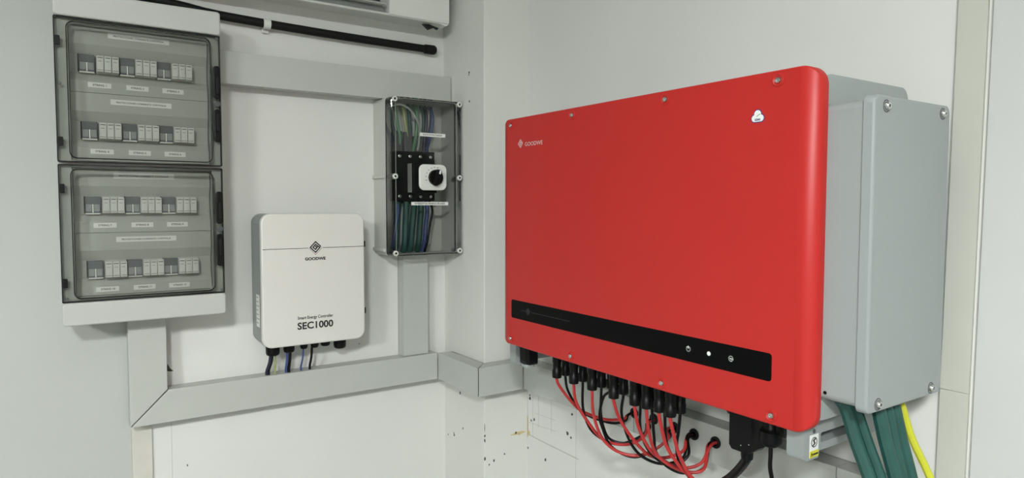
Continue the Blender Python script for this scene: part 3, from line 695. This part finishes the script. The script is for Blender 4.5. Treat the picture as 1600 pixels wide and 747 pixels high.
# ================================================================== solar cables with their plugs
CABLES=[
    ('r',1,[(-0.302, -0.854, 1.03), (-0.29, -0.852, 1.002), (-0.253, -0.858, 0.955), (-0.217, -0.867, 0.923), (-0.155, -0.89, 0.897), (-0.106, -0.907, 0.895), (-0.075, -0.912, 0.902), (-0.045, -0.9, 0.906)]),
    ('b',1,[(-0.262, -0.841, 1.026), (-0.245, -0.83, 0.981), (-0.214, -0.834, 0.93), (-0.184, -0.85, 0.902), (-0.132, -0.887, 0.882), (-0.099, -0.907, 0.888), (-0.075, -0.912, 0.902), (-0.045, -0.9, 0.906)]),
    ('r',2,[(-0.302, -0.926, 1.03), (-0.282, -0.912, 0.973), (-0.249, -0.919, 0.918), (-0.204, -0.935, 0.862), (-0.156, -0.974, 0.851), (-0.115, -0.997, 0.872), (-0.075, -0.988, 0.905), (-0.045, -0.976, 0.909)]),
    ('b',2,[(-0.262, -0.915, 1.026), (-0.235, -0.885, 0.94), (-0.205, -0.883, 0.876), (-0.175, -0.913, 0.847), (-0.146, -0.95, 0.845), (-0.104, -0.986, 0.874), (-0.075, -0.988, 0.905), (-0.045, -0.976, 0.909)]),
    ('r',3,[(-0.302, -0.999, 1.03), (-0.277, -0.976, 0.957), (-0.243, -0.968, 0.889), (-0.212, -0.987, 0.852), (-0.176, -1.02, 0.84), (-0.142, -1.049, 0.852), (-0.098, -1.067, 0.882), (-0.075, -1.063, 0.902), (-0.045, -1.051, 0.906)]),
    ('b',2,[(-0.262, -0.989, 1.027), (-0.236, -0.958, 0.954), (-0.208, -0.939, 0.897), (-0.184, -0.94, 0.861), (-0.148, -0.972, 0.854), (-0.096, -0.996, 0.887), (-0.075, -0.988, 0.905), (-0.045, -0.976, 0.909)]),
    ('b',3,[(-0.262, -1.027, 1.033), (-0.254, -0.989, 1.001), (-0.237, -0.955, 0.944), (-0.223, -0.948, 0.907), (-0.193, -0.954, 0.847), (-0.158, -1.002, 0.826), (-0.12, -1.046, 0.853), (-0.088, -1.066, 0.887), (-0.075, -1.063, 0.902), (-0.045, -1.051, 0.906)]),
    ('r',4,[(-0.302, -1.079, 1.028), (-0.277, -1.074, 0.97), (-0.236, -1.081, 0.912), (-0.194, -1.094, 0.868), (-0.157, -1.117, 0.861), (-0.116, -1.136, 0.876), (-0.075, -1.13, 0.903), (-0.045, -1.118, 0.907)]),
    ('b',4,[(-0.262, -1.07, 1.028), (-0.246, -1.048, 0.97), (-0.217, -1.043, 0.901), (-0.188, -1.058, 0.855), (-0.154, -1.097, 0.838), (-0.116, -1.136, 0.858), (-0.075, -1.13, 0.903), (-0.045, -1.118, 0.907)]),
    ('r',5,[(-0.302, -1.151, 1.029), (-0.277, -1.14, 0.966), (-0.241, -1.139, 0.909), (-0.213, -1.152, 0.881), (-0.172, -1.175, 0.857), (-0.128, -1.201, 0.866), (-0.075, -1.199, 0.902), (-0.045, -1.187, 0.906)]),
    ('b',4,[(-0.262, -1.13, 1.022), (-0.237, -1.105, 0.949), (-0.205, -1.098, 0.889), (-0.177, -1.112, 0.856), (-0.147, -1.136, 0.845), (-0.114, -1.151, 0.869), (-0.075, -1.13, 0.903), (-0.045, -1.118, 0.907)]),
    ('r',5,[(-0.302, -1.189, 1.031), (-0.277, -1.173, 0.967), (-0.243, -1.161, 0.907), (-0.212, -1.173, 0.875), (-0.171, -1.196, 0.854), (-0.134, -1.217, 0.86), (-0.075, -1.199, 0.902), (-0.045, -1.187, 0.906)]),
    ('b',5,[(-0.262, -1.168, 1.02), (-0.232, -1.147, 0.934), (-0.214, -1.136, 0.894), (-0.189, -1.146, 0.857), (-0.159, -1.175, 0.841), (-0.122, -1.207, 0.856), (-0.075, -1.199, 0.902), (-0.045, -1.187, 0.906)]),
    ('r',0,[(-0.302, -1.228, 1.033), (-0.29, -1.225, 0.992), (-0.27, -1.223, 0.944), (-0.245, -1.235, 0.902), (-0.223, -1.247, 0.874), (-0.2, -1.258, 0.844)]),
    ('b',0,[(-0.262, -1.208, 1.023), (-0.247, -1.2, 0.945), (-0.236, -1.211, 0.909), (-0.224, -1.232, 0.885), (-0.213, -1.249, 0.864), (-0.2, -1.268, 0.839)]),
    ('r',0,[(-0.302, -1.262, 1.031), (-0.292, -1.261, 0.995), (-0.27, -1.257, 0.943), (-0.244, -1.262, 0.893), (-0.224, -1.273, 0.867), (-0.2, -1.288, 0.838)]),
    ('b',0,[(-0.262, -1.254, 1.028), (-0.254, -1.243, 0.983), (-0.245, -1.23, 0.941), (-0.233, -1.23, 0.898), (-0.216, -1.252, 0.862), (-0.2, -1.278, 0.835)]),
]
HOLES = {1: (.907, .904), 2: (.983, .907), 3: (1.058, .904), 4: (1.125, .905), 5: (1.194, .904)}
for k, (uu, zz) in HOLES.items():
    lab = ORD[k-1]+' black rubber grommet from the pillar in the trunking cover under the inverter'
    o = MB().lathe(FB, uu, zz, [(.0150, TD+.0003), (.0150, TD+.004), (.0125, TD+.0055), (.0090, TD+.0055), (.0088, TD+.0004)], 16).build('grommet', 'rubber')
    tag(o, lab, 'grommet', 'cable grommets')
cnt = {'r': 0, 'b': 0}
for i, (c, h, pts) in enumerate(CABLES):
    od = ORD[cnt[c]]; cnt[c] += 1
    x, y, z = pts[0]
    nm = 'red' if c == 'r' else 'black'
    if h:
        hu, hz = HOLES[h]
        ang = i*1.7
        pts = pts[:-2]+[(-.088, -hu+.004*math.cos(ang), hz-.004+.003*math.sin(ang)), (-.0645, -hu+.004*math.cos(ang), hz+.004*math.sin(ang))]
        lab = '%s solar cable on the %s %s plug from the pillar, looping into a grommet' % (nm, od, nm)
    else:
        px, py, pz = pts[-1]
        pts = pts+[(px+.04, py-.03, pz-.07), (px+.10, py-.05, pz-.2), (px+.14, py-.05, pz-.38), (px+.1975-.004, py-.05, pz-.45)]
        lab = '%s solar cable on the %s %s plug from the pillar, hanging past the trunking' % (nm, od, nm)
    t = thing('solar_cable', lab, 'cable', (x, y, z), '%s solar cables under the inverter' % nm)
    z1 = 1.0985
    zb = z-.002 if c == 'r' else z
    pl = MB().lathe(FZ, x, y, [(.0070, zb), (.0125, zb+.002), (.0132, zb+.006), (.0132, zb+.022), (.0112, zb+.025), (.0112, zb+.042), (.0126, zb+.045), (.0126, z1)], 12).build('plug', 'black', t)
    for sx in (-1, 1):
        MB().box(FB, -y+sx*.0112-.0015, -y+sx*.0112+.0015, zb+.026, zb+.052, -x-.004, -x+.004).build('locking_clip', 'black', pl)
    P = [(x, y, zb+.004), (x, y, zb-.006)]+pts[1:]
    MB().tube(P, .0041 if c == 'r' else .0037, 8, 8).build('wire', 'redwire' if c == 'r' else 'blackwire', t)

# data cables
t = thing('data_cable', 'thick black corrugated sleeve leaving the square plug under the inverter', 'cable', (-.268, -1.436, .95))
MB().tube([(-.268, -1.438, 1.0035), (-.267, -1.437, .995), (-.262, -1.431, .978), (-.25, -1.405, .947), (-.235, -1.372, .915), (-.22, -1.331, .878), (-.19, -1.27, .80), (-.15, -1.22, .62), (-.012, -1.2, .5)], .0095, 10).build('sleeve', 'blackwire', t)
MB().lathe(FZ, -.268, -1.4375, [(.0115, .984), (.0125, .990), (.0125, 1.0035)], 12).build('ferrule', 'black', t)
MB().tube([(-.252, -1.422, .957), (-.242, -1.393, .930), (-.228, -1.362, .899), (-.21, -1.325, .868), (-.18, -1.26, .79)], .0036, 8).build('inner_wire', 'redwire', t)
wire('data_cable', [(-.276, -1.497, 1.0295), (-.276, -1.497, 1.01), (-.272, -1.494, .985), (-.265, -1.495, .955), (-.24, -1.50, .85), (-.16, -1.50, .65), (-.008, -1.5, .52)], .0042, 'blackwire', 'thin black cable hanging from the round gland under the inverter')

# power cables under the side box
PW = [('teal', .0115, [(-.290, -1.640, 1.1635), (-.282, -1.650, 1.14), (-.280, -1.667, 1.089), (-.278, -1.690, 1.033)]),
      ('teal', .0092, [(-.264, -1.648, 1.1635), (-.2605, -1.660, 1.13), (-.2585, -1.675, 1.089), (-.2565, -1.698, 1.033)]),
      ('teal', .0120, [(-.240, -1.676, 1.1635), (-.240, -1.685, 1.135), (-.238, -1.695, 1.092), (-.235, -1.712, 1.030)]),
      ('teal', .0100, [(-.214, -1.678, 1.1635), (-.214, -1.686, 1.134), (-.212, -1.695, 1.088), (-.209, -1.710, 1.026)]),
      ('teal', .0110, [(-.190, -1.677, 1.1635), (-.190, -1.686, 1.134), (-.188, -1.696, 1.088), (-.184, -1.712, 1.026)]),
      ('yellowgreen', .0065, [(-.168, -1.676, 1.1635), (-.168, -1.688, 1.136), (-.166, -1.705, 1.084), (-.160, -1.733, 1.024)])]
for q, (m, rad, pts) in enumerate(PW):
    x, y, z = pts[-1]
    dx, dy, dz = [pts[-1][k]-pts[-2][k] for k in range(3)]
    pts = pts+[(x+dx*.6, y+dy*.8, z+dz), (x+dx, y+dy*1.2, z-.25), (x+.01, y-.04, z-.6), (x+.01, y-.05, .014)]
    lab = '%s dark green power cable from the red cover, hanging from the grey side box' % ORD[q] if m == 'teal' else 'yellow-green earth cable hanging beside the dark green power cables'
    wire('power_cable', pts, rad, m, lab, 'cable', 'power cables under the side box' if m == 'teal' else None, 10)
